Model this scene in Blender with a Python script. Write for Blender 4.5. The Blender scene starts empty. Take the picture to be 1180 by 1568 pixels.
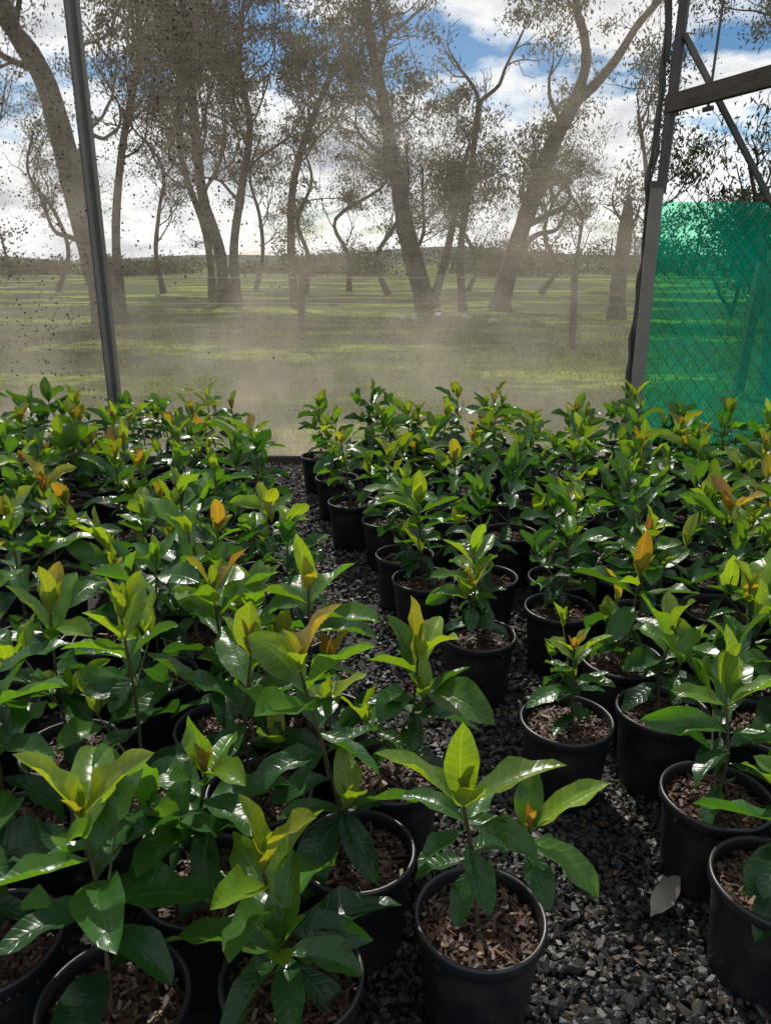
import bpy, bmesh, math
import numpy as np
from mathutils import Vector
R = np.random.default_rng(11)
sc = bpy.context.scene
COL = sc.collection

# ------------------------------------------------------------------ mesh builder
class MB:
    def __init__(s):
        s.v=[]; s.c=[]; s.u=[]; s.n=0; s.f=[]
    def add(s, verts, faces, mat=0, col=(1,1,1), uv=None, smooth=True):
        verts=np.asarray(verts,dtype=np.float64).reshape(-1,3); k=len(verts)
        s.v.append(verts)
        col=np.asarray(col,dtype=np.float64)
        s.c.append(np.broadcast_to(col,(k,3)) if col.ndim==1 else col)
        s.u.append(np.zeros((k,2)) if uv is None else uv)
        faces=np.asarray(faces)
        s.f.append((faces+s.n,mat,smooth)); s.n+=k
    def mesh(s,name,mats):
        me=bpy.data.meshes.new(name)
        V=np.concatenate(s.v); C=np.concatenate(s.c); U=np.concatenate(s.u)
        me.vertices.add(len(V)); me.vertices.foreach_set('co',V.astype(np.float32).ravel())
        idx=np.concatenate([f.ravel() for f,_,_ in s.f]).astype(np.int32)
        tot=np.concatenate([np.full(len(f),f.shape[1]) for f,_,_ in s.f])
        st=np.concatenate([[0],np.cumsum(tot)[:-1]]).astype(np.int32)
        mi=np.concatenate([np.full(len(f),m) for f,m,_ in s.f]).astype(np.int32)
        sm=np.concatenate([np.full(len(f),q) for f,_,q in s.f]).astype(bool)
        me.loops.add(len(idx)); me.loops.foreach_set('vertex_index',idx)
        me.polygons.add(len(st)); me.polygons.foreach_set('loop_start',st)
        me.polygons.foreach_set('material_index',mi)
        me.update(calc_edges=True)
        me.polygons.foreach_set('use_smooth',sm)
        a=me.attributes.new('Col','FLOAT_COLOR','POINT')
        a.data.foreach_set('color',np.concatenate([C,np.ones((len(C),1))],1).astype(np.float32).ravel())
        a=me.attributes.new('luv','FLOAT_VECTOR','POINT')
        a.data.foreach_set('vector',np.concatenate([U,np.zeros((len(U),1))],1).astype(np.float32).ravel())
        for m in mats: me.materials.append(m)
        me.validate()
        return me
    def obj(s,name,mats,parent=None):
        return addobj(name,s.mesh(name,mats),parent)
def addobj(name,me,parent=None):
    o=bpy.data.objects.new(name,me); COL.objects.link(o)
    if parent: o.parent=parent
    return o
def empty(name,loc=(0,0,0)):
    o=bpy.data.objects.new(name,None); o.empty_display_size=.1; o.location=loc; COL.objects.link(o); return o

def nrm(a): a=np.asarray(a,float); return a/(np.linalg.norm(a)+1e-12)
def tube(mb,pts,rad,sides=6,col=(1,1,1),mat=0,cap=False):
    pts=np.asarray(pts,float); rad=np.broadcast_to(np.asarray(rad,float),(len(pts),)); n=len(pts)
    T=np.gradient(pts,axis=0); T/=np.linalg.norm(T,axis=1,keepdims=True)+1e-12
    m=nrm(pts[-1]-pts[0]); ax=np.eye(3)[np.argmin(np.abs(m))]
    A=np.cross(T,ax); A/=np.linalg.norm(A,axis=1,keepdims=True)+1e-12
    B=np.cross(T,A)
    th=np.linspace(0,2*math.pi,sides,endpoint=False)
    V=pts[:,None]+rad[:,None,None]*(np.cos(th)[None,:,None]*A[:,None]+np.sin(th)[None,:,None]*B[:,None])
    i=np.arange(n-1)[:,None]; j=np.arange(sides)[None]
    F=np.stack([i*sides+j,i*sides+(j+1)%sides,(i+1)*sides+(j+1)%sides,(i+1)*sides+j],-1).reshape(-1,4)
    mb.add(V.reshape(-1,3),F,mat,col)
    if cap:
        for ring in (V[0],V[-1]):
            c=ring.mean(0); k=np.arange(sides)
            mb.add(np.vstack([ring,c]),np.stack([k,(k+1)%sides,np.full(sides,sides)],1),mat,col,smooth=False)
def spline(pts,k=5):
    P=np.asarray(pts,float); P=np.vstack([2*P[0]-P[1],P,2*P[-1]-P[-2]]); out=[]
    for i in range(1,len(P)-2):
        for t in np.arange(k)/k:
            out.append(.5*((2*P[i])+(-P[i-1]+P[i+1])*t+(2*P[i-1]-5*P[i]+4*P[i+1]-P[i+2])*t*t+(-P[i-1]+3*P[i]-3*P[i+1]+P[i+2])*t**3))
    out.append(P[-2]); return np.array(out)
def box(mb,a,b,mat=0,col=(1,1,1)):
    x0,y0,z0=a; x1,y1,z1=b
    V=[(x0,y0,z0),(x1,y0,z0),(x1,y1,z0),(x0,y1,z0),(x0,y0,z1),(x1,y0,z1),(x1,y1,z1),(x0,y1,z1)]
    mb.add(V,[(0,3,2,1),(4,5,6,7),(0,1,5,4),(1,2,6,5),(2,3,7,6),(3,0,4,7)],mat,col,smooth=False)
def beam(mb,p,q,w,h,mat=0,col=(1,1,1)):
    p=np.array(p,float); q=np.array(q,float); d=nrm(q-p)
    s=nrm(np.cross(d,[0,0,1])) if abs(d[2])<.99 else np.array([1,0,0.]); u=np.cross(s,d)
    V=[]
    for e in (p,q):
        for a,b in ((-1,-1),(1,-1),(1,1),(-1,1)): V.append(e+s*a*w/2+u*b*h/2)
    mb.add(V,[(0,1,2,3),(7,6,5,4),(0,4,5,1),(1,5,6,2),(2,6,7,3),(3,7,4,0)],mat,col,smooth=False)

# ------------------------------------------------------------------ materials
class M:
    def __init__(s,name):
        s.m=bpy.data.materials.new(name); s.m.use_nodes=True; s.t=s.m.node_tree; s.t.nodes.clear()
        s.out=s.N('ShaderNodeOutputMaterial')
    def N(s,ty,**k):
        n=s.t.nodes.new(ty)
        for a,b in k.items(): setattr(n,a,b)
        return n
    def L(s,a,b): s.t.links.new(a,b)
    def attr(s,n): return s.N('ShaderNodeAttribute',attribute_name=n)
    def math(s,op,a,b=None,c=None):
        n=s.N('ShaderNodeMath',operation=op)
        for i,x in enumerate((a,b,c)):
            if x is None: continue
            if isinstance(x,(int,float)): n.inputs[i].default_value=x
            else: s.L(x,n.inputs[i])
        return n.outputs[0]
    def mix(s,f,a,b,bl='MIX'):
        n=s.N('ShaderNodeMix',data_type='RGBA',blend_type=bl)
        for sock,x in ((n.inputs[0],f),(n.inputs[6],a),(n.inputs[7],b)):
            if isinstance(x,(int,float)): sock.default_value=x
            elif isinstance(x,tuple): sock.default_value=(*x,1)
            else: s.L(x,sock)
        return n.outputs[2]
    def noise(s,scale,detail=4,vec=None,rough=.55):
        n=s.N('ShaderNodeTexNoise'); n.inputs['Scale'].default_value=scale; n.inputs['Detail'].default_value=detail; n.inputs['Roughness'].default_value=rough
        if vec is None: vec=s.N('ShaderNodeTexCoord').outputs['Object']
        s.L(vec,n.inputs['Vector']); return n.outputs['Fac']
    def ramp(s,f,st):
        n=s.N('ShaderNodeValToRGB'); e=n.color_ramp.elements
        while len(e)<len(st): e.new(.5)
        for x,(p,c) in zip(e,st): x.position=p; x.color=(*c,1)
        s.L(f,n.inputs[0]); return n.outputs[0]
    def bump(s,h,st,dist=.01):
        n=s.N('ShaderNodeBump'); n.inputs['Strength'].default_value=st; n.inputs['Distance'].default_value=dist
        s.L(h,n.inputs['Height']); return n.outputs[0]
    def pbr(s,col,rough,bump=None,spec=.5,coat=0,metal=0):
        n=s.N('ShaderNodeBsdfPrincipled')
        for k,x in (('Base Color',col),('Roughness',rough),('Specular IOR Level',spec),('Coat Weight',coat),('Metallic',metal)):
            if isinstance(x,(int,float)): n.inputs[k].default_value=x
            elif isinstance(x,tuple): n.inputs[k].default_value=(*x,1)
            else: s.L(x,n.inputs[k])
        if bump is not None: s.L(bump,n.inputs['Normal'])
        return n.outputs[0]
    def mixs(s,f,a,b):
        n=s.N('ShaderNodeMixShader')
        if isinstance(f,(int,float)): n.inputs[0].default_value=f
        else: s.L(f,n.inputs[0])
        s.L(a,n.inputs[1]); s.L(b,n.inputs[2]); return n.outputs[0]
    def done(s,sh): s.L(sh,s.out.inputs[0]); return s.m

def mk_leaf():
    m=M('shrub_leaf'); c=m.attr('Col').outputs['Color']; sep=m.N('ShaderNodeSeparateXYZ'); m.L(m.attr('luv').outputs['Vector'],sep.inputs[0])
    au=m.math('ABSOLUTE',sep.outputs[0]); v=sep.outputs[1]
    mid=m.math('MAXIMUM',m.math('SUBTRACT',1,m.math('MULTIPLY',au,11)),0)
    ph=m.math('MULTIPLY',m.math('SUBTRACT',v,m.math('MULTIPLY',au,.13)),58)
    st=m.math('POWER',m.math('MULTIPLY_ADD',m.math('COSINE',ph),.5,.5),9)
    vein=m.math('MAXIMUM',mid,m.math('MULTIPLY',st,.4))
    nz=m.noise(38,2)
    col=m.mix(m.math('MULTIPLY',vein,.55),c,m.mix(1.,c,(2.2,1.9,1.6),'MULTIPLY'))
    col=m.mix(m.math('MULTIPLY',nz,.65),col,m.mix(1.,col,(.48,.58,.55),'MULTIPLY'))
    geo=m.N('ShaderNodeNewGeometry')
    back=m.mix(.4,col,(.11,.18,.06))
    col2=m.mix(geo.outputs['Backfacing'],col,back)
    rough=m.math('MULTIPLY_ADD',geo.outputs['Backfacing'],.3,.23)
    rough=m.math('ADD',rough,m.math('MULTIPLY',nz,.18))
    b=m.bump(m.math('ADD',m.math('MULTIPLY',vein,-.6),m.math('MULTIPLY',nz,1.5)),.7,.002)
    p=m.pbr(col2,rough,b,.48)
    tr=m.N('ShaderNodeBsdfTranslucent'); m.L(m.mix(1.,col,(2.8,2.35,.65),'MULTIPLY'),tr.inputs[0])
    return m.done(m.mixs(.37,p,tr.outputs[0]))
LEAF=mk_leaf()
m=M('green_stem'); STEM=m.done(m.pbr(m.mix(m.noise(60),m.attr('Col').outputs['Color'],(.03,.025,.015)),.55))
m=M('black_plastic'); dust=m.ramp(m.noise(14,6),[(.5,(0,0,0)),(.75,(1,1,1))])
POT=m.done(m.pbr(m.mix(m.math('MULTIPLY',dust,.5),m.mix(m.noise(9,5),(.006,.007,.010),(.016,.016,.019)),(.06,.05,.042)),m.math('MULTIPLY_ADD',m.noise(25),.3,.25),m.bump(m.noise(40),.15,.002),.5))
m=M('potting_soil'); SOIL=m.done(m.pbr(m.mix(m.noise(120,5),(.010,.006,.005),(.05,.028,.018)),.9,m.bump(m.noise(150,4),1,.006),.3))
m=M('bark_chip'); CHIP=m.done(m.pbr(m.mix(m.noise(300,3),m.attr('Col').outputs['Color'],(.02,.012,.008)),.6,m.bump(m.noise(400),.6,.001),.4))
m=M('gravel_stone'); GRAV=m.done(m.pbr(m.mix(m.math('MULTIPLY',m.noise(180,4),.8),m.attr('Col').outputs['Color'],(.010,.010,.010)),m.math('MULTIPLY_ADD',m.noise(14),.5,.22),m.bump(m.noise(250,4),.5,.002),.38))
m=M('gravel_bed'); BED=m.done(m.pbr(m.mix(m.noise(90,4),(.005,.005,.005),(.025,.022,.019)),.8,m.bump(m.noise(120,4),1,.01)))
m=M('eucalypt_bark'); BARK=m.done(m.pbr(m.mix(m.ramp(m.noise(2.2,6),[(.4,(0,0,0)),(.6,(1,1,1))]),m.attr('Col').outputs['Color'],(.035,.028,.022)),.85,m.bump(m.noise(12,5),.9,.06),.15))
def mk_fol(name,tc,f=.35):
    m=M(name); c=m.attr('Col').outputs['Color']
    tr=m.N('ShaderNodeBsdfTranslucent'); m.L(m.mix(1.,c,tc,'MULTIPLY'),tr.inputs[0])
    d=m.N('ShaderNodeBsdfDiffuse'); m.L(c,d.inputs[0])
    return m.done(m.mixs(f,d.outputs[0],tr.outputs[0]))
EFOL=mk_fol('eucalypt_foliage',(1.3,1.2,.8)); GBL=mk_fol('grass_blade',(1.6,1.5,.8),.35)
m=M('field_grass'); co=m.N('ShaderNodeTexCoord').outputs['Object']; mp=m.N('ShaderNodeMapping'); mp.inputs['Scale'].default_value=(.5,1,1); m.L(co,mp.inputs[0])
big=m.noise(.34,5,mp.outputs[0],.62); fine=m.noise(2.4,6,rough=.7); vf=m.noise(22,3)
g=m.ramp(m.math('MULTIPLY_ADD',fine,.3,m.math('MULTIPLY',big,.7)),[(.38,(.065,.05,.03)),(.46,(.045,.06,.018)),(.52,(.08,.125,.02)),(.565,(.30,.34,.04)),(.65,(.36,.40,.05))])
FIELD=m.done(m.pbr(m.mix(m.math('MULTIPLY',vf,.6),g,m.mix(1.,g,(.45,.45,.4),'MULTIPLY')),.95,m.bump(m.math('ADD',fine,vf),.8,.15),.1))
m=M('hill_bush'); HILL=m.done(m.pbr(m.mix(m.noise(.08,5),(.04,.05,.045),(.08,.09,.06)),.95,None,.05))
m=M('galvanised_steel'); STEEL=m.done(m.pbr(m.mix(m.noise(8,5),(.045,.043,.04),(.12,.11,.10)),.55,m.bump(m.noise(50),.2,.003),.4,0,.3))
m=M('painted_post'); POST=m.done(m.pbr(m.mix(m.noise(8,5),(.14,.13,.11),(.25,.23,.205)),.6,m.bump(m.noise(50),.2,.003),.4))
m=M('weathered_timber'); tc=m.N('ShaderNodeTexCoord'); mp=m.N('ShaderNodeMapping'); mp.inputs['Scale'].default_value=(3,3,40); m.L(tc.outputs['Object'],mp.inputs[0])
TIMB=m.done(m.pbr(m.mix(m.noise(2,5,mp.outputs[0]),(.04,.032,.026),(.15,.12,.095)),.85,m.bump(m.noise(3,5,mp.outputs[0]),.6,.01),.2))
def mk_cloth(name,tint,dif,base,amp,trl=.75,low_amt=.2):
    m=M(name); co=m.N('ShaderNodeTexCoord').outputs['Object']
    mp=m.N('ShaderNodeMapping'); mp.inputs['Scale'].default_value=(1.2,1,55); m.L(co,mp.inputs[0])
    mp2=m.N('ShaderNodeMapping'); mp2.inputs['Scale'].default_value=(60,1,1.5); m.L(co,mp2.inputs[0])
    bign=m.noise(1.5,5,co,.62); row=m.noise(3,2,mp.outputs[0]); colm=m.noise(3,2,mp2.outputs[0]); grain=m.noise(130,2,co)
    f=m.math('MULTIPLY_ADD',m.math('SUBTRACT',bign,.5),amp,base)
    f=m.math('ADD',f,m.math('MULTIPLY',m.math('SUBTRACT',row,.5),.2))
    f=m.math('ADD',f,m.math('MULTIPLY',m.math('SUBTRACT',colm,.5),.12))
    f=m.math('ADD',f,m.math('MULTIPLY',m.math('SUBTRACT',grain,.5),.38))
    sep=m.N('ShaderNodeSeparateXYZ'); m.L(co,sep.inputs[0])
    # denser low on the mesh, in blotches: dust plus painted-in sunlit glow
    low=m.math('MAXIMUM',m.math('SUBTRACT',1,m.math('MULTIPLY',sep.outputs[2],.55)),0)
    blot=m.ramp(m.noise(1.9,3,co,.5),[(.42,(.35,.35,.35)),(.62,(1.5,1.5,1.5))])
    f=m.math('ADD',f,m.math('MULTIPLY',m.math('MULTIPLY',low,low_amt),blot))
    f=m.math('MINIMUM',m.math('MAXIMUM',f,.04),.95)
    dc=m.mix(bign,tuple(x*.5 for x in dif),tuple(min(1,x*1.5) for x in dif))
    d=m.N('ShaderNodeBsdfDiffuse'); t=m.N('ShaderNodeBsdfTranslucent'); m.L(dc,d.inputs[0]); m.L(dc,t.inputs[0])
    tp=m.N('ShaderNodeBsdfTransparent'); tp.inputs[0].default_value=(*tint,1)
    return m.done(m.mixs(f,tp.outputs[0],m.mixs(trl,d.outputs[0],t.outputs[0])))
CLOTH=mk_cloth('grey_shade_cloth',(1,1,1),(.37,.325,.27),.23,.5,.75,.32)
GREEN=mk_cloth('green_shade_cloth',(.36,.88,.58),(.0,.26,.17),.25,.6,.75,.12)
m=M('debris'); DEB=m.done(m.pbr(m.attr('Col').outputs['Color'],.8))
m=M('dry_leaf'); DRY=m.done(m.pbr(m.mix(m.noise(40),(.13,.11,.085),(.30,.26,.21)),.6,m.bump(m.noise(80),.4,.003)))
m=M('fence_wire'); WIRE=m.done(m.pbr((.05,.05,.048),.6))
m=M('pale_rock'); ROCK=m.done(m.pbr(m.mix(m.noise(6),(.2,.19,.17),(.45,.43,.38)),.9,m.bump(m.noise(15),.6,.03)))

# ------------------------------------------------------------------ ground
def sheet(name,x0,x1,y0,y1,nx,ny,zf,mat):
    xs=np.linspace(x0,x1,nx); ys=np.linspace(y0,y1,ny); X,Y=np.meshgrid(xs,ys,indexing='ij')
    V=np.stack([X,Y,zf(X,Y)],-1).reshape(-1,3); i=np.arange(nx-1)[:,None]; j=np.arange(ny-1)[None]
    F=np.stack([i*ny+j,(i+1)*ny+j,(i+1)*ny+j+1,i*ny+j+1],-1).reshape(-1,4)
    mb=MB(); mb.add(V,F); return mb.obj(name,[mat])
sheet('grass_field_ground',-700,700,-60,1200,120,120,lambda X,Y:-.02+0*X,FIELD)
sheet('gravel_ground',-4.6,4.6,-1.5,4.62,60,40,lambda X,Y:0*X,BED)
sheet('distant_hills',-700,700,420,900,90,30,lambda X,Y:-3+ (10+4*np.sin(X*.011+1)+2*np.sin(X*.031))*np.clip(np.sin((Y-420)/480*math.pi),0,1),HILL)

# ------------------------------------------------------------------ pots + shrubs
def leaf(mb,base,az,el,L,W=.2,curl=.6,fold=.3,roll=0,col=(.05,.15,.02),ph=0):
    nt,ns=12,5
    t=np.linspace(0,1,nt); tt=np.clip((t-.07)/.93,0,1)
    w=W*L*np.maximum((tt**.7)*((1-tt)**.78)/.36,0.0)+.0012*(1-t)
    a=el-curl*t**1.2; dl=L/(nt-1)
    r=np.concatenate([[0],np.cumsum(np.cos(a[:-1])*dl)]); h=np.concatenate([[0],np.cumsum(np.sin(a[:-1])*dl)])
    f=np.array([math.cos(az),math.sin(az),0]); sd=np.array([-math.sin(az),math.cos(az),0]); z=np.array([0,0,1.])
    T=np.cos(a)[:,None]*f+np.sin(a)[:,None]*z; Nn=-np.sin(a)[:,None]*f+np.cos(a)[:,None]*z
    rl=roll*t; S=np.cos(rl)[:,None]*sd+np.sin(rl)[:,None]*Nn; N2=-np.sin(rl)[:,None]*sd+np.cos(rl)[:,None]*Nn
    s=np.linspace(-1,1,ns)
    side=.012*L*math.sin(ph*3)*np.sin(t*3.0)*3
    P=(base+r[:,None]*f+h[:,None]*z+side[:,None]*sd)[:,None]
    ab=np.abs(s)[None,:,None]; sv=s[None,:,None]; ww=w[:,None,None]
    wav=(.15*np.sin(t*11+ph)[:,None,None]*np.sign(sv)+.13*np.sin(t*17+2*ph)[:,None,None])*ab*ab
    V=P+ww*(math.cos(fold)*sv*S[:,None]+(math.sin(fold)*ab**1.5*1.0+wav)*N2[:,None])
    uv=np.stack(np.broadcast_arrays(s[None,:],t[:,None]),-1).reshape(-1,2)
    i=np.arange(nt-1)[:,None]; j=np.arange(ns-1)[None]
    F=np.stack([i*ns+j,(i+1)*ns+j,(i+1)*ns+j+1,i*ns+j+1],-1).reshape(-1,4)
    mb.add(V.reshape(-1,3),F,1,col,uv)
def shade(k,rng):
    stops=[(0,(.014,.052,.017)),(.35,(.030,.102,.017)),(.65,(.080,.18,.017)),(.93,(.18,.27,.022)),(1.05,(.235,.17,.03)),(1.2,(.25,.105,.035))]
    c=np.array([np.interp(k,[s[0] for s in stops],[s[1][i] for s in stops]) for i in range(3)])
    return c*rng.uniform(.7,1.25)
def shoot(mb,rng,p0,p1,r0,nodes,kmin,kmax,Ls,az0,start=.3,bronze=0.):
    p0=np.array(p0,float); p1=np.array(p1,float)
    mid=(p0+p1)/2+np.array([rng.normal(0,.008),rng.normal(0,.008),0])
    pts=spline([p0,mid,p1],4); tube(mb,pts,np.linspace(r0,r0*.55,len(pts)),6,(.10,.075,.03) if r0>.003 else (.12,.13,.03),0)
    az=az0
    for k in range(nodes):
        q=k/(nodes-1) if nodes>1 else 1
        fr=start+(1-start)*(q**.75)
        x=fr*(len(pts)-1); i=min(int(x),len(pts)-2); P=pts[i]+(pts[i+1]-pts[i])*(x-i)
        el=math.radians(np.interp(q,[0,.5,.8,1],[-14,20,42,66]))
        L=Ls*np.interp(q,[0,.3,.75,1],[.85,1.08,1.12,.85])
        for sgn in (0,1):
            if rng.random()<.07: continue
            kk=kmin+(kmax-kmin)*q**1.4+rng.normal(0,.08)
            leaf(mb,P,az+sgn*math.pi+rng.normal(0,.28),el+rng.normal(0,.27),L*rng.uniform(.72,1.22),rng.uniform(.18,.24),
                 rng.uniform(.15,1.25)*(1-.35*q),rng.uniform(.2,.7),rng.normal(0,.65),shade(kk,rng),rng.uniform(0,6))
        az+=math.pi/2+rng.normal(0,.2)
    for j in range(2+(bronze>.08)):
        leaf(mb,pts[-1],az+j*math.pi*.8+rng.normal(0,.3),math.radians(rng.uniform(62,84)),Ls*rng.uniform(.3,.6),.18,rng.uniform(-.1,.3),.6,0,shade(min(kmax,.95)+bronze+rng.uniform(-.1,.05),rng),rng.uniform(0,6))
def shrub(seed,H,Ls=.115,lean=(0,0),kmax=.92,side=2,nodes=7):
    rng=np.random.default_rng(seed); mb=MB()
    bz=rng.choice([0,.03,.12,.2,.28],p=[.40,.18,.14,.14,.14])
    p0=np.array([rng.normal(0,.006),rng.normal(0,.006),.165]); p1=np.array([lean[0],lean[1],H])
    shoot(mb,rng,p0,p1,.0042,nodes,.05,kmax,Ls,rng.uniform(0,6.28),.26,bz)
    for k in range(side):
        fr=rng.uniform(.2,.62); b=p0+(p1-p0)*fr; a=rng.uniform(0,6.28); l=rng.uniform(.06,.13)
        shoot(mb,rng,b,b+np.array([math.cos(a)*l*.8,math.sin(a)*l*.8,l*rng.uniform(.7,1.2)]),.0026,int(rng.integers(2,4)),.2,kmax-rng.uniform(0,.25),Ls*.85,a,.5)
    return mb
def pot_mesh():
    prof=[(.0,.004),(.074,.004),(.078,0),(.080,.004),(.0935,.165),(.094,.176),(.0985,.178),(.1015,.182),(.102,.196),(.1005,.2),(.0965,.2005),(.0945,.197),(.0935,.185),(.091,.16)]
    n=44; th=np.linspace(0,2*math.pi,n,endpoint=False); P=np.array(prof)
    V=np.stack([P[:,0:1]*np.cos(th),P[:,0:1]*np.sin(th),np.broadcast_to(P[:,1:2],(len(P),n))],-1).reshape(-1,3)
    i=np.arange(len(P)-1)[:,None]; j=np.arange(n)[None]
    F=np.stack([i*n+j,i*n+(j+1)%n,(i+1)*n+(j+1)%n,(i+1)*n+j],-1).reshape(-1,4)
    mb=MB(); mb.add(V,F); return mb.mesh('pot',[POT])
POTM=pot_mesh()
def mulch_mesh(seed,n):
    rng=np.random.default_rng(seed); mb=MB()
    nr,na=8,28; rr=np.linspace(0,.0925,nr); th=np.linspace(0,2*math.pi,na,endpoint=False)
    X=rr[:,None]*np.cos(th); Y=rr[:,None]*np.sin(th); Z=.168+.008*(1-(rr[:,None]/.0925)**2)+rng.normal(0,.0015,(nr,na)); Z[0]=.176
    i=np.arange(nr-1)[:,None]; j=np.arange(na)[None]
    mb.add(np.stack([X,Y,Z],-1).reshape(-1,3),np.stack([i*na+j,(i+1)*na+j,(i+1)*na+(j+1)%na,i*na+(j+1)%na],-1).reshape(-1,4),0)
    for k in range(n):
        r=.088*math.sqrt(rng.random()); a=rng.uniform(0,6.28); l=rng.uniform(.004,.014); w=rng.uniform(.0015,.0045); h=rng.uniform(.0006,.0018)
        c=np.array([r*math.cos(a),r*math.sin(a),.1765-.006*(r/.09)**2+rng.uniform(0,.007)])
        d=nrm([rng.normal(),rng.normal(),rng.normal(0,.35)]); s=nrm(np.cross(d,[rng.normal(0,.4),rng.normal(0,.4),1])); u=np.cross(s,d)
        q=rng.random(); col=np.array([.045,.02,.011])*(1-q)+np.array([.24,.12,.065])*q**1.8
        if rng.random()<.07: col=np.array([.36,.26,.17])
        V=[c+d*e*l*(1 if f>0 else rng.uniform(.7,1))+s*f*w*rng.uniform(.6,1)+u*g*h for e in (-1,1) for f in (-1,1) for g in (-1,1)]
        mb.add(V,[(0,1,3,2),(4,6,7,5),(0,4,5,1),(2,3,7,6),(0,2,6,4),(1,5,7,3)],1,col,smooth=False)
    return mb.mesh('bark_mulch',[SOIL,CHIP])
MUL_HI=[mulch_mesh(s,480) for s in (1,2,3)]; MUL_LO=[mulch_mesh(s,110) for s in (4,5)]
pots=[]
def place(x,y,mb,rot=0):
    e=empty('potted_shrub',(x,y,0)); e.rotation_euler=(0,0,rot)
    o=addobj('pot',POTM,e); o.rotation_euler=(R.normal(0,.012),R.normal(0,.012),0)
    m=addobj('bark_mulch',(MUL_HI if y<1.75 else MUL_LO)[int(R.integers(0,3 if y<1.75 else 2))],e); m.rotation_euler=(0,0,R.uniform(0,6))
    mb.obj('shrub_foliage',[STEM,LEAF],e); pots.append((x,y))
rad=math.radians
def hero():
    rng=np.random.default_rng(5); mb=MB()
    p=spline([(0,0,.165),(-.008,.004,.28),(-.03,.0,.405)],5); tube(mb,p,np.linspace(.0045,.003,len(p)),7,(.12,.07,.035),0)
    T=p[-1]; c=lambda k:shade(k,rng)
    for (dz,az,el,L,W,cu,fo,ro,k) in [(0,95,80,.125,.22,-.1,.45,0,.80),(-.01,172,42,.155,.18,.45,.5,.3,.84),(-.01,8,30,.165,.19,.4,.5,-.2,.82),(-.012,-85,62,.095,.25,.3,.3,0,.86),
        (-.03,-30,12,.12,.21,.9,.4,.2,.5),(-.035,150,15,.11,.21,.6,.5,0,.4),(-.05,215,-5,.09,.21,.5,.5,.3,.35),(-.05,60,20,.10,.22,.4,.3,0,.4),(-.075,-70,-20,.10,.22,.6,.5,.3,.25),(-.085,20,0,.09,.22,.6,.3,.3,.3),(-.1,185,-10,.085,.22,.6,.3,.3,.25),(-.12,-110,-30,.08,.23,.5,.3,.2,.2),
        (0,40,75,.07,.2,0,.6,0,.95),(0,230,78,.05,.2,0,.6,0,1.05)]:
        leaf(mb,T+np.array([-dz*.08,0,dz]),rad(az),rad(el),L,W,cu,fo,ro,c(k),rng.uniform(0,6))
    q=spline([p[4],(.03,.005,.30),(.068,.0,.355)],5); tube(mb,q,np.linspace(.003,.0022,len(q)),6,(.12,.12,.04),0); T=q[-1]
    for (dz,az,el,L,W,cu,fo,ro,k) in [(0,12,32,.14,.18,.2,.5,0,.88),(-.012,-35,-5,.125,.2,.8,.4,.3,.55),(-.01,75,60,.10,.22,.2,.3,0,.5),(-.03,-75,-15,.09,.23,.6,.3,.2,.35),(-.04,30,-5,.09,.22,.6,.3,.2,.3),(0,120,80,.045,.2,0,.6,0,1.15),(0,-60,75,.05,.2,0,.6,0,1.05),(-.01,200,50,.07,.2,.3,.4,0,.6)]:
        leaf(mb,T+np.array([0,0,dz]),rad(az),rad(el),L,W,cu,fo,ro,c(k),rng.uniform(0,6))
    return mb
place(.142,.93,hero())
EXP=[ # x,y,H,leaf,kmax,side,seed,lean
(.398,1.463,.36,.095,.98,3,21,(.0,.0)),(.62,1.212,.40,.135,.86,2,22,(.0,.02)),(.63,1.0,.37,.13,.85,2,23,(.03,.0)),(.249,1.867,.42,.12,1.0,3,24,(-.02,0)),
(.12,2.249,.44,.12,.95,3,25,(-.02,0)),(.065,2.46,.45,.12,.9,2,26,(0,0)),(.01,2.834,.44,.12,.9,3,27,(0,0)),(-.14,3.07,.44,.12,.9,2,28,(-.04,0)),(-.227,3.45,.45,.12,.9,2,29,(0,0)),(-.337,3.87,.45,.12,.9,3,30,(0,0)),
(.72,1.987,.44,.12,.95,3,31,(0,0)),(.60,1.74,.42,.13,.95,2,32,(.02,0)),(.62,1.50,.38,.13,.9,2,33,(0,0)),
(-.053,1.068,.54,.145,.97,2,34,(-.08,0)),(.01,1.285,.44,.145,.9,2,35,(.05,0)),(-.133,.829,.37,.15,.92,1,36,(-.03,0)),(-.37,.789,.45,.14,.86,1,37,(-.03,.05)),
(-.454,1.203,.56,.135,.95,2,38,(.0,0)),(-.65,1.36,.50,.135,.95,3,39,(0,0)),(-.89,1.526,.50,.135,.95,3,40,(0,0)),(-.30,1.01,.39,.135,.75,2,41,(.02,0)),(-.24,1.225,.48,.14,.9,2,42,(0,0)),
(-.13,1.47,.50,.14,.98,3,43,(-.03,0)),(-.35,1.44,.51,.135,.98,3,44,(0,0)),(-.66,1.12,.47,.135,.8,2,45,(0,0)),(-.58,.88,.44,.135,.8,2,46,(0,0))]
for x,y,H,Ls,km,sd,sed,ln in EXP: place(x,y,shrub(sed,H,Ls,ln,km,sd,7))
def edgeL(y): return np.interp(y,[.7,1.28,1.6,2.2,3.0,4.0],[-.1,.0,-.08,-.27,-.45,-.64])
def edgeR(y): return np.interp(y,[.9,1.45,1.87,2.25,2.83,3.45,3.87,4.2],[.85,.6,.42,.3,.2,-.02,-.15,-.2])
seed=100
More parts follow.
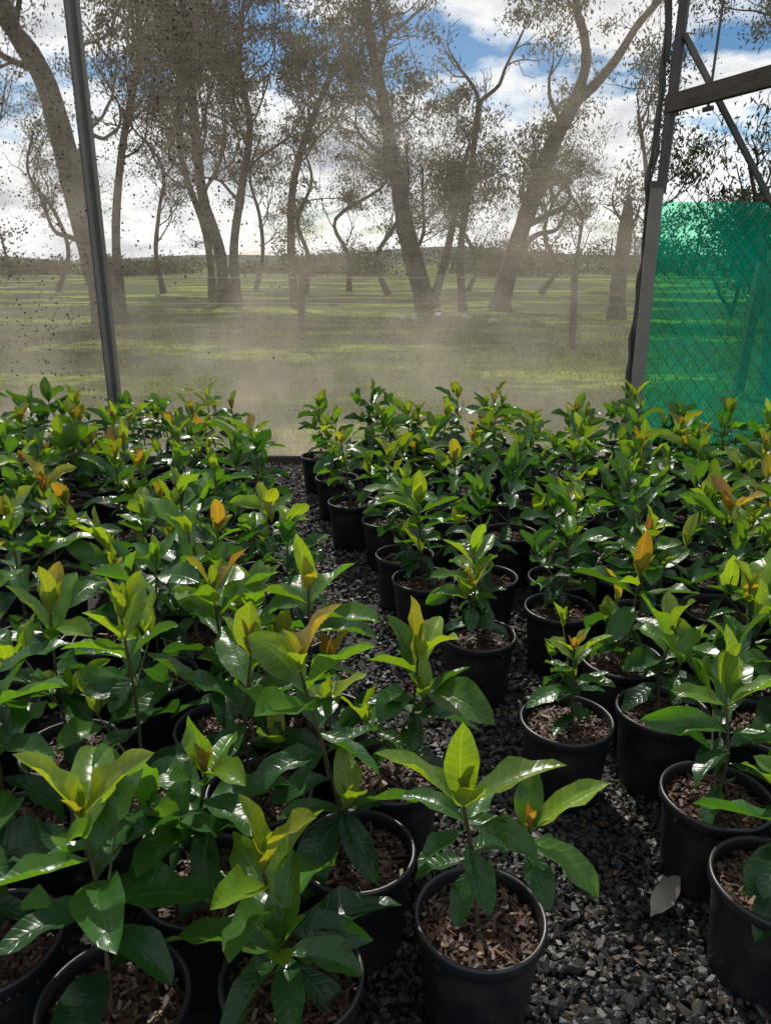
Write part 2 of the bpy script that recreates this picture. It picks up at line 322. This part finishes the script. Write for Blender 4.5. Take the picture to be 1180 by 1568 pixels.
for r in range(-16,24):
    for c in range(0,22):
        y=.62+c*.205; x=r*.235+(c%2)*.1175-.3*(y-1)
        x+=R.normal(0,.016); y+=R.normal(0,.016)
        if y>4.2-.12*max(x-.8,0): continue
        zc=.951*y+.3
        if abs(x)>zc*.5+.45: continue
        if not (x<edgeL(y) or x>edgeR(y)): continue
        if y<1.1 and abs(x)<.5: continue
        if y<.95: continue
        if min(math.hypot(x-a,y-b) for a,b in pots)<.196: continue
        seed+=1
        tall=.46 if x<0 else .43
        if y>3.2: tall-=.02+(.04 if x>1.1 else 0)
        place(x,y,shrub(seed,tall+R.normal(0,.042),R.uniform(.11,.15),(R.normal(0,.025),R.normal(0,.025)),R.choice([.55,.75,.85,.95,1.0]),int(R.integers(1,4)),int(R.integers(5,8))))

# ------------------------------------------------------------------ gravel
def stone_protos():
    protos=[]
    for k in range(10):
        bm=bmesh.new()
        for q in range(13):
            v=nrm(R.normal(size=3)); bm.verts.new(Vector(v*np.array([1,.8,.62])*R.uniform(.85,1.1)))
        bmesh.ops.convex_hull(bm,input=bm.verts)
        for v in [v for v in bm.verts if not v.link_faces]: bm.verts.remove(v)
        bmesh.ops.triangulate(bm,faces=bm.faces); bm.verts.index_update()
        protos.append((np.array([v.co[:] for v in bm.verts]),np.array([[v.index for v in f.verts] for f in bm.faces]))); bm.free()
    return protos
PROT=stone_protos()
def stones():
    N=42000
    y=.55+ (4.45-.55)*R.random(N)**1.25; x=R.uniform(-1,1,N)*(.951*y+.36)*.54
    P=np.array(pots); keep=np.ones(N,bool)
    for a,b in P: keep&=((x-a)**2+(y-b)**2>.074**2)
    eL=np.interp(y,[.7,1.28,1.6,2.2,3.0,4.0],[-.1,.0,-.08,-.30,-.47,-.66])-.15
    eR=np.interp(y,[.9,1.45,1.87,2.25,2.83,3.45,3.87,4.2],[1.2,.6,.42,.3,.2,-.02,-.15,-.2])+.2
    keep&=((x>eL)&(x<eR))|(R.random(N)<.35)
    x=x[keep];y=y[keep]
    x=np.concatenate([x,R.uniform(-.02,1.0,4500)]); y=np.concatenate([y,R.uniform(.55,1.5,4500)])
    ok=np.ones(len(x),bool)
    for a,b in P: ok&=((x-a)**2+(y-b)**2>.078**2)
    x=x[ok];y=y[ok];n=len(x)
    s=R.uniform(.0065,.0135,n)*np.where(R.random(n)<.09,1.5,1); z=s*.35+R.uniform(0,.009,n)
    q=R.normal(size=(n,4)); q/=np.linalg.norm(q,axis=1,keepdims=True); w,a,b,c=q.T
    Rm=np.stack([1-2*(b*b+c*c),2*(a*b-c*w),2*(a*c+b*w),2*(a*b+c*w),1-2*(a*a+c*c),2*(b*c-a*w),2*(a*c-b*w),2*(b*c+a*w),1-2*(a*a+b*b)],-1).reshape(-1,3,3)
    pal=np.array([(.019,.020,.021),(.034,.031,.026),(.052,.045,.034),(.011,.012,.013),(.10,.07,.042),(.05,.033,.022),(.11,.095,.075)])
    ci=R.choice(len(pal),n,p=[.26,.24,.13,.20,.07,.08,.02]); col=pal[ci]*R.uniform(.7,1.3,(n,1))*np.interp(y,[1.2,2.2],[.72,2.5])[:,None]  # near stones darkened, far ones lightened: shade and sun painted into the colour
    k=R.integers(0,10,n); mb=MB()
    for i,(V,F) in enumerate(PROT):
        m=k==i; nn=m.sum()
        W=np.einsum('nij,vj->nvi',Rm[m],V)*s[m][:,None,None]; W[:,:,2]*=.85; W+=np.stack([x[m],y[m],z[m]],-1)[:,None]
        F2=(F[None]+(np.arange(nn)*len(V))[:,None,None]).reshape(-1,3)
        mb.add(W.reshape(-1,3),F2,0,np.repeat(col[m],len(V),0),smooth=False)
    mb.obj('gravel',[GRAV])
    mb=MB(); n=1300; y=.6+3.6*R.random(n)**1.2; x=R.uniform(-.25,1.,n)
    for a,b in zip(x,y):
        l=R.uniform(.004,.013); w=l*R.uniform(.12,.4); d=nrm([R.normal(),R.normal(),R.normal(0,.2)]); s_=nrm(np.cross(d,[0,R.normal(0,.3),1])); c=np.array([a,b,R.uniform(.014,.022)])
        mb.add([c-d*l,c+s_*w,c+d*l,c-s_*w],[(0,1,2,3)],0,np.array([.11,.06,.035])*R.uniform(.3,1.4),smooth=False)
    mb.obj('leaf_litter',[DEB])
stones()
mb=MB()
for k in range(14):
    V,F=PROT[k%10]; s=R.uniform(.04,.13); mb.add(V*s+np.array([R.normal(1.0,.9),R.normal(17.2,.5),s*.3]),F,0,(1,1,1),smooth=False)
mb.obj('pale_rocks',[ROCK])
def dry(x,y,z,az,el,L,W,roll,curl):
    mb=MB(); leaf(mb,np.zeros(3),az,el,L,W,curl,.15,roll,(.3,.26,.2),1.); mb.f=[(f,0,s) for f,_,s in mb.f]
    o=mb.obj('dry_leaf',[DRY]); o.location=(x,y,z)
dry(.255,.79,.024,rad(-25),.1,.12,.2,.5,.2); dry(.48,1.10,.022,rad(40),.45,.10,.2,1.0,.3); dry(.66,.9,.022,rad(70),.1,.07,.15,.3,.1); dry(.35,1.22,.02,rad(-10),.1,.05,.2,.3,.1); dry(.1,1.75,.02,rad(10),.1,.06,.2,.3,.1)
mb=MB(); tube(mb,spline([(0,0,.02),(.03,.02,.024),(.07,.03,.02),(.10,.055,.028)]),[.0025]*16,5,(.2,.13,.08)); mb.obj('fallen_twig',[BARK]).location=(.40,.76,0)

# ------------------------------------------------------------------ shade house structure
YW=4.5
def cloth(name,x0,x1,z0,z1,mat,y=YW,amp=.008):
    nx,nz=int((x1-x0)/.05)+2,int((z1-z0)/.06)+2
    X,Z=np.meshgrid(np.linspace(x0,x1,nx),np.linspace(z0,z1,nz),indexing='ij')
    Y=y+amp*np.sin(X*5+Z*2)+amp*.6*np.sin(X*17+1.3*np.sin(Z*3))*np.exp(-Z*.8)
    i=np.arange(nx-1)[:,None]; j=np.arange(nz-1)[None]
    F=np.stack([i*nz+j,(i+1)*nz+j,(i+1)*nz+j+1,i*nz+j+1],-1).reshape(-1,4)
    mb=MB(); mb.add(np.stack([X,Y,Z],-1).reshape(-1,3),F); return mb.obj(name,[mat])
house=empty('shade_house')
for o in (cloth('shade_cloth_panel',-1.56,1.44,.03,2.6,CLOTH),cloth('shade_cloth_side_panel',-4.6,-1.58,.03,2.6,CLOTH)): o.parent=house
mb=MB()
box(mb,(-1.60,YW-.065,0),(-1.54,YW-.015,2.65),1); box(mb,(-1.567,YW-.080,0),(-1.551,YW-.067,2.65)); box(mb,(-1.605,YW-.066,0),(-1.5985,YW-.014,2.64))
mb.obj('steel_post_a',[STEEL,POST],house)
mb=MB(); tube(mb,[(1.452,YW-.05,0),(1.452,YW-.05,1.55)],.036,14,mat=1); tube(mb,[(1.475,YW-.045,1.5),(1.50,YW-.05,2.65)],.028,12); tube(mb,[(1.452,YW-.05,1.53),(1.452,YW-.05,1.56)],.041,14,cap=True)
mb.obj('steel_post_b',[STEEL,POST],house)
mb=MB(); n=60; zz=np.linspace(.05,2.55,n); xx=1.40+.006*np.sin(zz*7)+.005*np.sin(zz*23)+.03*zz/2.7
for k in range(3): tube(mb,np.stack([xx+.010*k,YW-.01+.006*np.sin(zz*9+k),zz],1),.009+.004*np.sin(zz*13+k*2)+.003*np.sin(zz*37+k),7)
mb.obj('gathered_cloth_edge',[STEEL],house)
mb=MB(); box(mb,(-4.6,YW-.02,0),(1.4,YW+.02,.045)); mb.obj('base_board',[TIMB],house)
mb=MB(); beam(mb,(1.47,4.46,1.93),(2.25,2.5,1.95),.045,.085); mb.obj('timber_rail',[TIMB],house)
mb=MB(); beam(mb,(1.50,4.42,2.24),(2.75,4.42,.48),.026,.026); beam(mb,(1.60,4.2,2.6),(1.58,4.2,1.86),.010,.010); tube(mb,[(1.555,4.2,1.86),(1.605,4.2,1.87)],.012,8,cap=True); mb.obj('diagonal_brace',[STEEL],house)
mb=MB(); nx,nz=20,10; V=[]
for i in range(nx):
    for j in range(nz):
        s=i/(nx-1); V.append((1.49+.78*s,4.45-1.95*s,1.97+.65*j/(nz-1)+.015*math.sin(s*14)))
F=[(i*nz+j,(i+1)*nz+j,(i+1)*nz+j+1,i*nz+j+1) for i in range(nx-1) for j in range(nz-1)]
mb.add(V,F); mb.obj('shade_cloth_valance',[CLOTH],house)
cloth('green_cloth_fence',1.50,3.6,.02,1.47,GREEN,y=YW+.12,amp=.02)
mb=MB(); s=.085; x0,x1,z0,z1=1.5,3.6,.02,1.5
for k in range(-40,60):
    for sg in (1,-1):
        c=x0+k*s; xa,za,xb,zb=c,z0,c+sg*(z1-z0)*.8,z1
        f=lambda x:(za+(zb-za)*(x-xa)/(xb-xa))
        lo2,hi2=max(min(xa,xb),x0),min(max(xa,xb),x1)
        if lo2>=hi2: continue
        tube(mb,[(lo2,YW+.05+.003*sg,f(lo2)),(hi2,YW+.05+.003*sg,f(hi2))],.0016,4)
mb.obj('chain_link_fence',[WIRE])
# wind-blown debris caught on mesh
N=70000; x=R.uniform(-4.2,.2,N); z=R.uniform(.1,2.6,N)
cl=np.sin(x*7+2*np.sin(z*5))*np.sin(z*9+3*np.sin(x*4))*.5+.5
p=np.where(x<-1.57,.45*np.clip(z*.9,.35,1),.8*np.exp(-np.maximum(x+1.0,0)/.30)*np.clip((z-1.)/.7,.01,1))*(.25+.75*cl)
k=R.random(N)<p; x=x[k];z=z[k];n=len(x)
s=np.minimum(R.gamma(2.,.0014,n)+.0018,.0085); y=YW-.006-.012*R.random(n)+.008*np.sin(x*5+z*2)
a=R.uniform(0,6.28,n); asp=R.uniform(.3,1,n)
e1=np.stack([np.cos(a),R.normal(0,.4,n),np.sin(a)],1)*s[:,None]; e2=np.stack([-np.sin(a),R.normal(0,.4,n),np.cos(a)],1)*(s*asp)[:,None]; c=np.stack([x,y,z],1)
V=np.stack([c-e1,c+e2*.8,c+e1,c-e2],1).reshape(-1,3); col=np.array([(.025,.018,.011)])*R.uniform(.4,2.0,(n,1)); yl=R.random(n)<.1; col[yl]=(.2,.15,.05)
mb=MB(); mb.add(V,np.arange(n*4).reshape(-1,4),0,np.repeat(col,4,0),smooth=False); mb.obj('leaf_debris',[DEB],house)

# ------------------------------------------------------------------ trees
BK=(.10,.082,.066)
class Tree:
    def __init__(s,seed,bark=BK,fol=(.06,.066,.038),dens=1,csize=1,tw=.007):
        s.r=np.random.default_rng(seed); s.mb=MB(); s.cl=[]; s.bark=bark; s.fol=np.array(fol); s.dens=dens; s.cs=csize; s.tw=tw
    def limb(s,p,d,L,r,depth,leafy=True,up=.12,wig=.36):
        g=s.r; n=6; pts=[np.array(p,float)]; d=nrm(d)
        for i in range(n):
            d=nrm(d+g.normal(0,wig,3)*.55+np.array([0,0,up])); pts.append(pts[-1]+d*L/n)
        pts=np.array(pts); r1=max(r*.45,.006)
        P=spline(pts,2) if depth>0 else pts
        tube(s.mb,P,np.linspace(r,r1,len(P)),6 if depth>1 else 4,s.bark,0)
        if depth>0:
            nc=int(g.integers(3,6))
            for k in range(nc):
                q=g.uniform(.3,1.) if k else 1.; i=min(int(q*n),n); b=pts[i]; dd=pts[i]-pts[i-1]
                dd=nrm(nrm(dd)+g.normal(0,.65,3)); s.limb(b,dd,L*g.uniform(.45,.72),max(r*(1-.5*q)*.6,s.tw),depth-1,leafy,up,wig*1.15)
        elif leafy:
            if g.random()<.84: s.cl.append(pts[n]+g.normal(0,.06,3))
    def trunk(s,pts,r0,r1,limbs,Ls=2.,depth=2,leafy=True,start=.45):
        P=spline(pts,5); rad=np.linspace(r0,r1,len(P)); rad[:3]*=np.array([1.35,1.15,1.05])
        rad=rad*(1+s.r.normal(0,.04,len(P)))
        tube(s.mb,P,rad,12,s.bark,0)
        for k in range(limbs):
            q=start+(1-start)*(k+.5)/limbs; i=min(int(q*(len(P)-1)),len(P)-2)
            a=s.r.uniform(0,6.28); t=nrm(P[i+1]-P[i]); d=t*.7+np.array([math.cos(a),math.sin(a)*.8,.15])
            s.limb(P[i],d,Ls*s.r.uniform(.6,1.2),max(rad[i]*.36,.025),depth,leafy)
    def done(s,name='eucalyptus_tree'):
        if s.cl:
            C=np.array(s.cl); g=s.r; n=g.poisson(46*s.dens,len(C)); sg=g.uniform(.10,.28,len(C))*s.cs
            tone=g.uniform(.55,1.5,len(C)); idx=np.repeat(np.arange(len(C)),n); m=len(idx)
            o=g.normal(0,1,(m,3))*np.array([1,1,.6])*sg[idx][:,None]; c=C[idx]+o
            L=g.uniform(.035,.07,m)*s.cs**.5; d=g.normal(0,.6,(m,3)); d[:,2]-=.8; d/=np.linalg.norm(d,axis=1,keepdims=True)
            w=np.cross(d,g.normal(size=(m,3))); w/=np.linalg.norm(w,axis=1,keepdims=True); w*=(L*g.uniform(.25,.42,m))[:,None]; e=d*L[:,None]
            V=np.stack([c-e,c+w,c+e,c-w],1).reshape(-1,3)
            col=s.fol*tone[idx][:,None]*g.uniform(.7,1.3,(m,1))*np.where(g.random((m,1))<.1,np.array([[1.8,1.4,.9]]),1.)
            s.mb.add(V,np.arange(m*4).reshape(-1,4),1,np.repeat(col,4,0),smooth=False)
        return s.mb.obj(name,[BARK,EFOL])
BR=(.075,.065,.042)
t=Tree(1,dens=1.3); t.trunk([(-5.55,16,0),(-5.74,16,1.16),(-5.95,16,2.4),(-6.09,15.9,3.5),(-6.25,15.8,4.4),(-6.7,15.7,5.2),(-7.3,15.6,6.2),(-7.9,15.6,8)],.29,.12,5,1.7,2,start=.55)
t.limb((-5.95,16,2.6),(.35,.1,1),3.0,.10,2); t.limb((-6.1,16,3.5),(-.6,-.2,.8),2.4,.09,2); t.limb((-5.8,16,1.4),(-1,.1,.3),1.6,.06,2,False); t.done()
t=Tree(2,fol=BR,dens=2.0); t.trunk([(-4.82,24,0),(-4.92,24,1.55),(-5.29,24,3),(-5.35,24,4.7),(-5.4,24,6.3),(-5.46,24,7.9),(-5.2,24,9.5)],.19,.07,18,2.3,2,start=.32); t.done()
t=Tree(3,fol=BR,dens=2.0); t.trunk([(-4.1,22,0),(-4.1,22,1.5),(-3.8,22,3),(-3.5,22,4.5),(-3.7,22,6.),(-3.4,22,7.8)],.14,.05,18,2.1,2,start=.38); t.done()
t=Tree(4,fol=BR,dens=1.8); t.trunk([(-7.0,21,0),(-6.9,21,2),(-6.5,21,4),(-5.9,21,6),(-5.9,21,7.5)],.13,.05,13,2.,2,start=.45); t.done()
t=Tree(5,dens=1.6); t.trunk([(-2.5,22,0),(-2.55,22,1.5),(-2.45,22,3),(-2.0,22,4.4),(-1.3,22,5.8),(-.6,22,7.),(-.2,22,8)],.12,.045,14,1.8,2,start=.4); t.done()
t=Tree(6,fol=BR,dens=1.6); t.trunk([(-5.6,26,0),(-5.7,26,2),(-6.3,26,4.2),(-6.2,26,6.5),(-6.6,26,9)],.13,.05,10,2.4,2,start=.4); t.done()
t=Tree(7,bark=(.13,.11,.09),dens=1.5); t.trunk([(1.07,20,0),(.80,20,.85),(.52,20,1.8),(.35,20,2.67),(.16,20,3.5),(0,20,4.5),(-.22,20,5.45),(-.44,20,6.75),(-.3,20,8.2)],.27,.07,11,1.6,2,start=.48)
t.trunk([(1.15,20,.1),(1.45,20,1.1),(1.62,20,1.95),(1.73,20,2.8),(1.99,20,3.8)],.12,.05,6,1.1,2,start=.45)
t.done()
t=Tree(8,bark=(.09,.08,.068)); t.trunk([(1.9,19.5,0),(1.8,19.5,1.4),(1.95,19.5,2.8),(2.12,19.5,4.6)],.10,.06,3,1.,2,False,.4)
t.limb((2.12,19.5,4.6),(-.25,0,1),1.2,.05,2,False); t.limb((2.12,19.5,4.6),(1,0,.35),1.7,.05,2,False,up=.02); t.done('dead_tree')
t=Tree(9,bark=(.11,.085,.07),dens=1.4); t.trunk([(2.87,20,0),(3.0,20,.7),(3.35,20,2.),(3.72,20,3.1),(4.0,20,3.9),(4.44,20,4.78)],.25,.16,4,1.2,2,True,.35)
t.trunk([(4.40,20,4.7),(4.60,20,5.45),(4.5,20,6.1),(4.27,20,6.75),(4.3,20,8.1)],.13,.07,5,1.3,2,start=.5)
t.trunk([(4.42,20,4.72),(4.80,20,5.02),(5.3,20,5.6),(5.7,20,6.25),(6.17,20,6.8),(6.8,20,7.8)],.13,.06,4,1.2,2,start=.5)
tube(t.mb,spline([(3.35,19.9,1.95),(3.95,19.9,2.25),(4.38,19.9,2.5),(4.35,19.9,2.85),(3.95,19.9,3.05)]),np.linspace(.08,.03,21),8,t.bark)
tube(t.mb,spline([(3.1,19.8,1.2),(3.6,19.7,1.75),(4.1,19.6,1.9),(4.3,19.6,2.4)]),np.linspace(.08,.03,16),8,t.bark)
t.done()
t=Tree(10,bark=(.08,.058,.044)); P=spline([(4.94,17,0),(4.93,17,.8),(4.97,17,1.6),(4.99,17,2.45)],5); tube(t.mb,P,[.24,.21,.18,.17,.18,.16,.17,.16,.15,.16,.15,.15,.14,.12,.09,.04],12,t.bark)
t.limb((4.95,17,1.5),(.6,0,1),.8,.05,1,False); t.limb((4.95,17,1.9),(-.7,0,.7),.7,.04,1,False); t.done('tree_stump')
t=Tree(11,dens=.7); t.trunk([(5.9,18,0),(5.8,18,1.5),(5.6,18,3),(5.3,18,4.2)],.07,.03,8,1.3,2,start=.4); t.done()
t=Tree(12,dens=.25); t.trunk([(7.3,15,0),(7.0,15,1.0),(6.8,15,1.9),(6.5,15,2.8)],.08,.03,7,1.3,2,start=.35); t.done()
t=Tree(13,dens=1.1); t.trunk([(10.6,19,0),(10.3,19,2),(9.6,19,4),(8.9,19,5.6),(8.4,19,6.4)],.18,.06,5,1.4,2,start=.7); t.done()
t=Tree(14,fol=BR,dens=1.2); t.trunk([(-10.2,20,0),(-10,20,2),(-9.6,20,4),(-9.8,20,6)],.14,.05,8,2.,2,start=.35); t.done()
for x,y,h in [(8.2,18,1.5),(10.3,19,1.6)]:
    t=Tree(int(x*10),dens=2.2,csize=1.3,fol=(.035,.05,.03))
    for k in range(6): t.limb((x+t.r.normal(0,.4),y,0),(t.r.normal(0,.6),t.r.normal(0,.4),1),h,.05,2)
    t.done('acacia_bush')
for k,(x,y,h) in enumerate([(-13.5,33,6),(-8.6,31,6.),(-5.5,34,6),(-3.0,30,5.2),(-1.5,33,5.6),(.1,29,5.0),(1.6,32,4.6),(3.4,33,4.4),(5.8,30,3.9),(8.2,35,4.2)]):
    t=Tree(30+k,dens=1.0,csize=1.1); g=t.r; w=g.normal(0,.4,4)
    t.trunk([(x,y,0),(x+w[0],y,h*.25),(x+w[1],y,h*.5),(x+w[2]*1.5,y,h*.75),(x+w[3]*2,y,h)],.10,.04,9,1.8,2,start=.3); t.done()
def belt(name,y0,y1,n,hf,x1,seed,lsz,fol):
    g=np.random.default_rng(seed); mb=MB(); cx=g.uniform(-x1,x1,n); cy=g.uniform(y0,y1,n); h=hf(cx)*g.uniform(.5,1.35,n)
    for a,b,c in zip(cx,cy,h): tube(mb,[(a,b,0),(a+g.normal(0,.3),b,c*.9)],[.16,.07],5,(.06,.05,.04))
    nc=16; X=np.repeat(cx,nc)+g.normal(0,1,n*nc)*1.4; Y=np.repeat(cy,nc)+g.normal(0,1,n*nc); H=np.repeat(h,nc)*(.05+.95*g.random(n*nc)**1.1)
    m=44; idx=np.repeat(np.arange(n*nc),m); k=len(idx); c=np.stack([X,Y,H],1)[idx]+g.normal(0,1,(k,3))*np.array([.65,.65,.34]); c[:,2]=np.abs(c[:,2])
    a=g.normal(size=(k,3)); a/=np.linalg.norm(a,axis=1,keepdims=True); b=np.cross(a,g.normal(size=(k,3))); b/=np.linalg.norm(b,axis=1,keepdims=True)
    a*=lsz; b*=lsz*.6; V=np.stack([c-a,c+b,c+a,c-b],1).reshape(-1,3); col=np.array(fol)*g.uniform(.5,1.5,(n*nc,1))[idx]
    mb.add(V,np.arange(k*4).reshape(-1,4),1,np.repeat(col,4,0),smooth=False); mb.obj(name,[BARK,EFOL])
belt('distant_tree_belt',62,105,75,lambda x:np.clip(2.2+1.5*np.sin(x*.21+1)+1.1*np.sin(x*.57)+.05*x,.7,5.5),58,3,.15,(.055,.062,.042))

# ------------------------------------------------------------------ paddock fence, grass
mb=MB()
for x,y,h,l in [(-6.1,11.3,1.15,.02),(-1.22,11.3,1.2,.03),(2.62,11.0,1.05,-.02),(6.3,10.6,1.15,.05)]:
    P=spline([(x,y,0),(x+l,y,h*.5),(x+l*2,y,h)],3); tube(mb,P,np.linspace(.055,.047,len(P)),9,cap=True)
pf=mb.obj('paddock_fence',[TIMB])
mb=MB()
for z in (.3,.6,.95): tube(mb,[(-12,11.6,z),(-6.1,11.24,z),(-1.22,11.24,z-.01),(2.62,10.94,z),(6.3,10.54,z),(12,10,z)],.005,4)
mb.obj('wires',[WIRE],pf)
mb=MB()
for x0,x1,h in [(3.2,3.26,1.15),(3.46,3.34,1.25)]: beam(mb,(x0,7.0,0),(x1,7.0,h),.08,.08)
mb.obj('timber_gate_posts',[TIMB])
N=60000; y=4.7+14*R.random(N)**1.3; x=R.uniform(-1,1,N)*(y*.6+1); cl=np.sin(x*1.7+np.sin(y*1.3)*2)*np.sin(y*2.1+x)+R.normal(0,.5,N); k=cl>.15; x=x[k];y=y[k];n=len(x)
h=R.gamma(3,.014,n)+.012; w=R.uniform(.003,.006,n)*(1+y*.06); a=R.uniform(0,6.28,n); ln=R.normal(0,.5,(n,2))*h[:,None]
V=np.stack([np.stack([x-w*np.cos(a),y-w*np.sin(a),0*x-.02],1),np.stack([x+w*np.cos(a),y+w*np.sin(a),0*x-.02],1),np.stack([x+ln[:,0],y+ln[:,1],h],1)],1).reshape(-1,3)
q=R.random((n,1)); col=np.array([.05,.08,.015])*(1-q)+np.array([.21,.24,.05])*q
mb=MB(); mb.add(V,np.arange(n*3).reshape(-1,3),0,np.repeat(col,3,0),smooth=False); mb.obj('grass_tufts',[GBL])

# ------------------------------------------------------------------ light
EL,AZ=rad(44),rad(-12)
sd=Vector((math.sin(AZ)*math.cos(EL),math.cos(AZ)*math.cos(EL),math.sin(EL)))
L=bpy.data.lights.new('sun','SUN'); L.energy=4.8; L.angle=rad(.6); L.color=(1,.95,.87); lo=bpy.data.objects.new('sun',L); COL.objects.link(lo); lo.rotation_euler=sd.to_track_quat('Z','Y').to_euler(); lo.location=(0,0,20)
W=bpy.data.worlds.new('World'); sc.world=W; W.use_nodes=True; T=W.node_tree; T.nodes.clear()
def N_(ty,**k):
    n=T.nodes.new(ty)
    for a,b in k.items(): setattr(n,a,b)
    return n
def mth(op,a,b=None,c=None):
    n=N_('ShaderNodeMath',operation=op)
    for i,x in enumerate((a,b,c)):
        if x is None: continue
        if isinstance(x,(int,float)): n.inputs[i].default_value=x
        else: T.links.new(x,n.inputs[i])
    return n.outputs[0]
sky=N_('ShaderNodeTexSky',sky_type='NISHITA'); sky.sun_disc=False; sky.sun_elevation=EL; sky.sun_rotation=AZ; sky.air_density=1.; sky.dust_density=.3; sky.ozone_density=3.
tc=N_('ShaderNodeTexCoord'); sp=N_('ShaderNodeSeparateXYZ'); T.links.new(tc.outputs['Generated'],sp.inputs[0])
zz=mth('ADD',mth('MAXIMUM',sp.outputs[2],0),.34); cb=N_('ShaderNodeCombineXYZ'); T.links.new(mth('DIVIDE',sp.outputs[0],zz),cb.inputs[0]); T.links.new(mth('DIVIDE',sp.outputs[1],zz),cb.inputs[1])
n1=N_('ShaderNodeTexNoise'); n1.inputs['Scale'].default_value=2.2; n1.inputs['Detail'].default_value=9; n1.inputs['Roughness'].default_value=.55; n1.inputs['Distortion'].default_value=.15
mp=N_('ShaderNodeMapping'); mp.inputs['Location'].default_value=(3.4,2.2,0); T.links.new(cb.outputs[0],mp.inputs[0]); T.links.new(mp.outputs[0],n1.inputs['Vector'])
# cloud bank thickens towards the horizon
cov=mth('ADD',n1.outputs['Fac'],mth('MULTIPLY',mth('MAXIMUM',mth('SUBTRACT',1,mth('MULTIPLY',sp.outputs[2],7)),0),.12))
r1=N_('ShaderNodeValToRGB'); r1.color_ramp.elements[0].position=.44; r1.color_ramp.elements[1].position=.52; T.links.new(cov,r1.inputs[0])
r2=N_('ShaderNodeValToRGB'); e=r2.color_ramp.elements; e[0].position=.48; e[0].color=(1,1,1,1); e[1].position=.66; e[1].color=(.40,.44,.50,1); T.links.new(n1.outputs['Fac'],r2.inputs[0])
sc2=N_('ShaderNodeVectorMath',operation='SCALE'); sc2.inputs['Scale'].default_value=14.5; T.links.new(r2.outputs[0],sc2.inputs[0])
hs=N_('ShaderNodeHueSaturation'); hs.inputs['Saturation'].default_value=1.4; hs.inputs['Value'].default_value=.95; T.links.new(sky.outputs[0],hs.inputs['Color'])
mx=N_('ShaderNodeMix',data_type='RGBA'); T.links.new(r1.outputs[0],mx.inputs[0]); T.links.new(hs.outputs[0],mx.inputs[6]); T.links.new(sc2.outputs[0],mx.inputs[7])
bg=N_('ShaderNodeBackground'); bg.inputs[1].default_value=.09; T.links.new(mx.outputs[2],bg.inputs[0]); wo=N_('ShaderNodeOutputWorld'); T.links.new(bg.outputs[0],wo.inputs[0])
sc.view_settings.view_transform='Standard'; sc.view_settings.look='None'; sc.view_settings.exposure=0

# ------------------------------------------------------------------ camera
cd=bpy.data.cameras.new('camera'); cam=bpy.data.objects.new('camera',cd); COL.objects.link(cam); cam.location=(0,0,1.15); cam.rotation_euler=(rad(72),0,0)
cd.sensor_fit='VERTICAL'; cd.sensor_height=36; cd.lens=27.04; cd.clip_start=.02; cd.clip_end=3000; sc.camera=cam
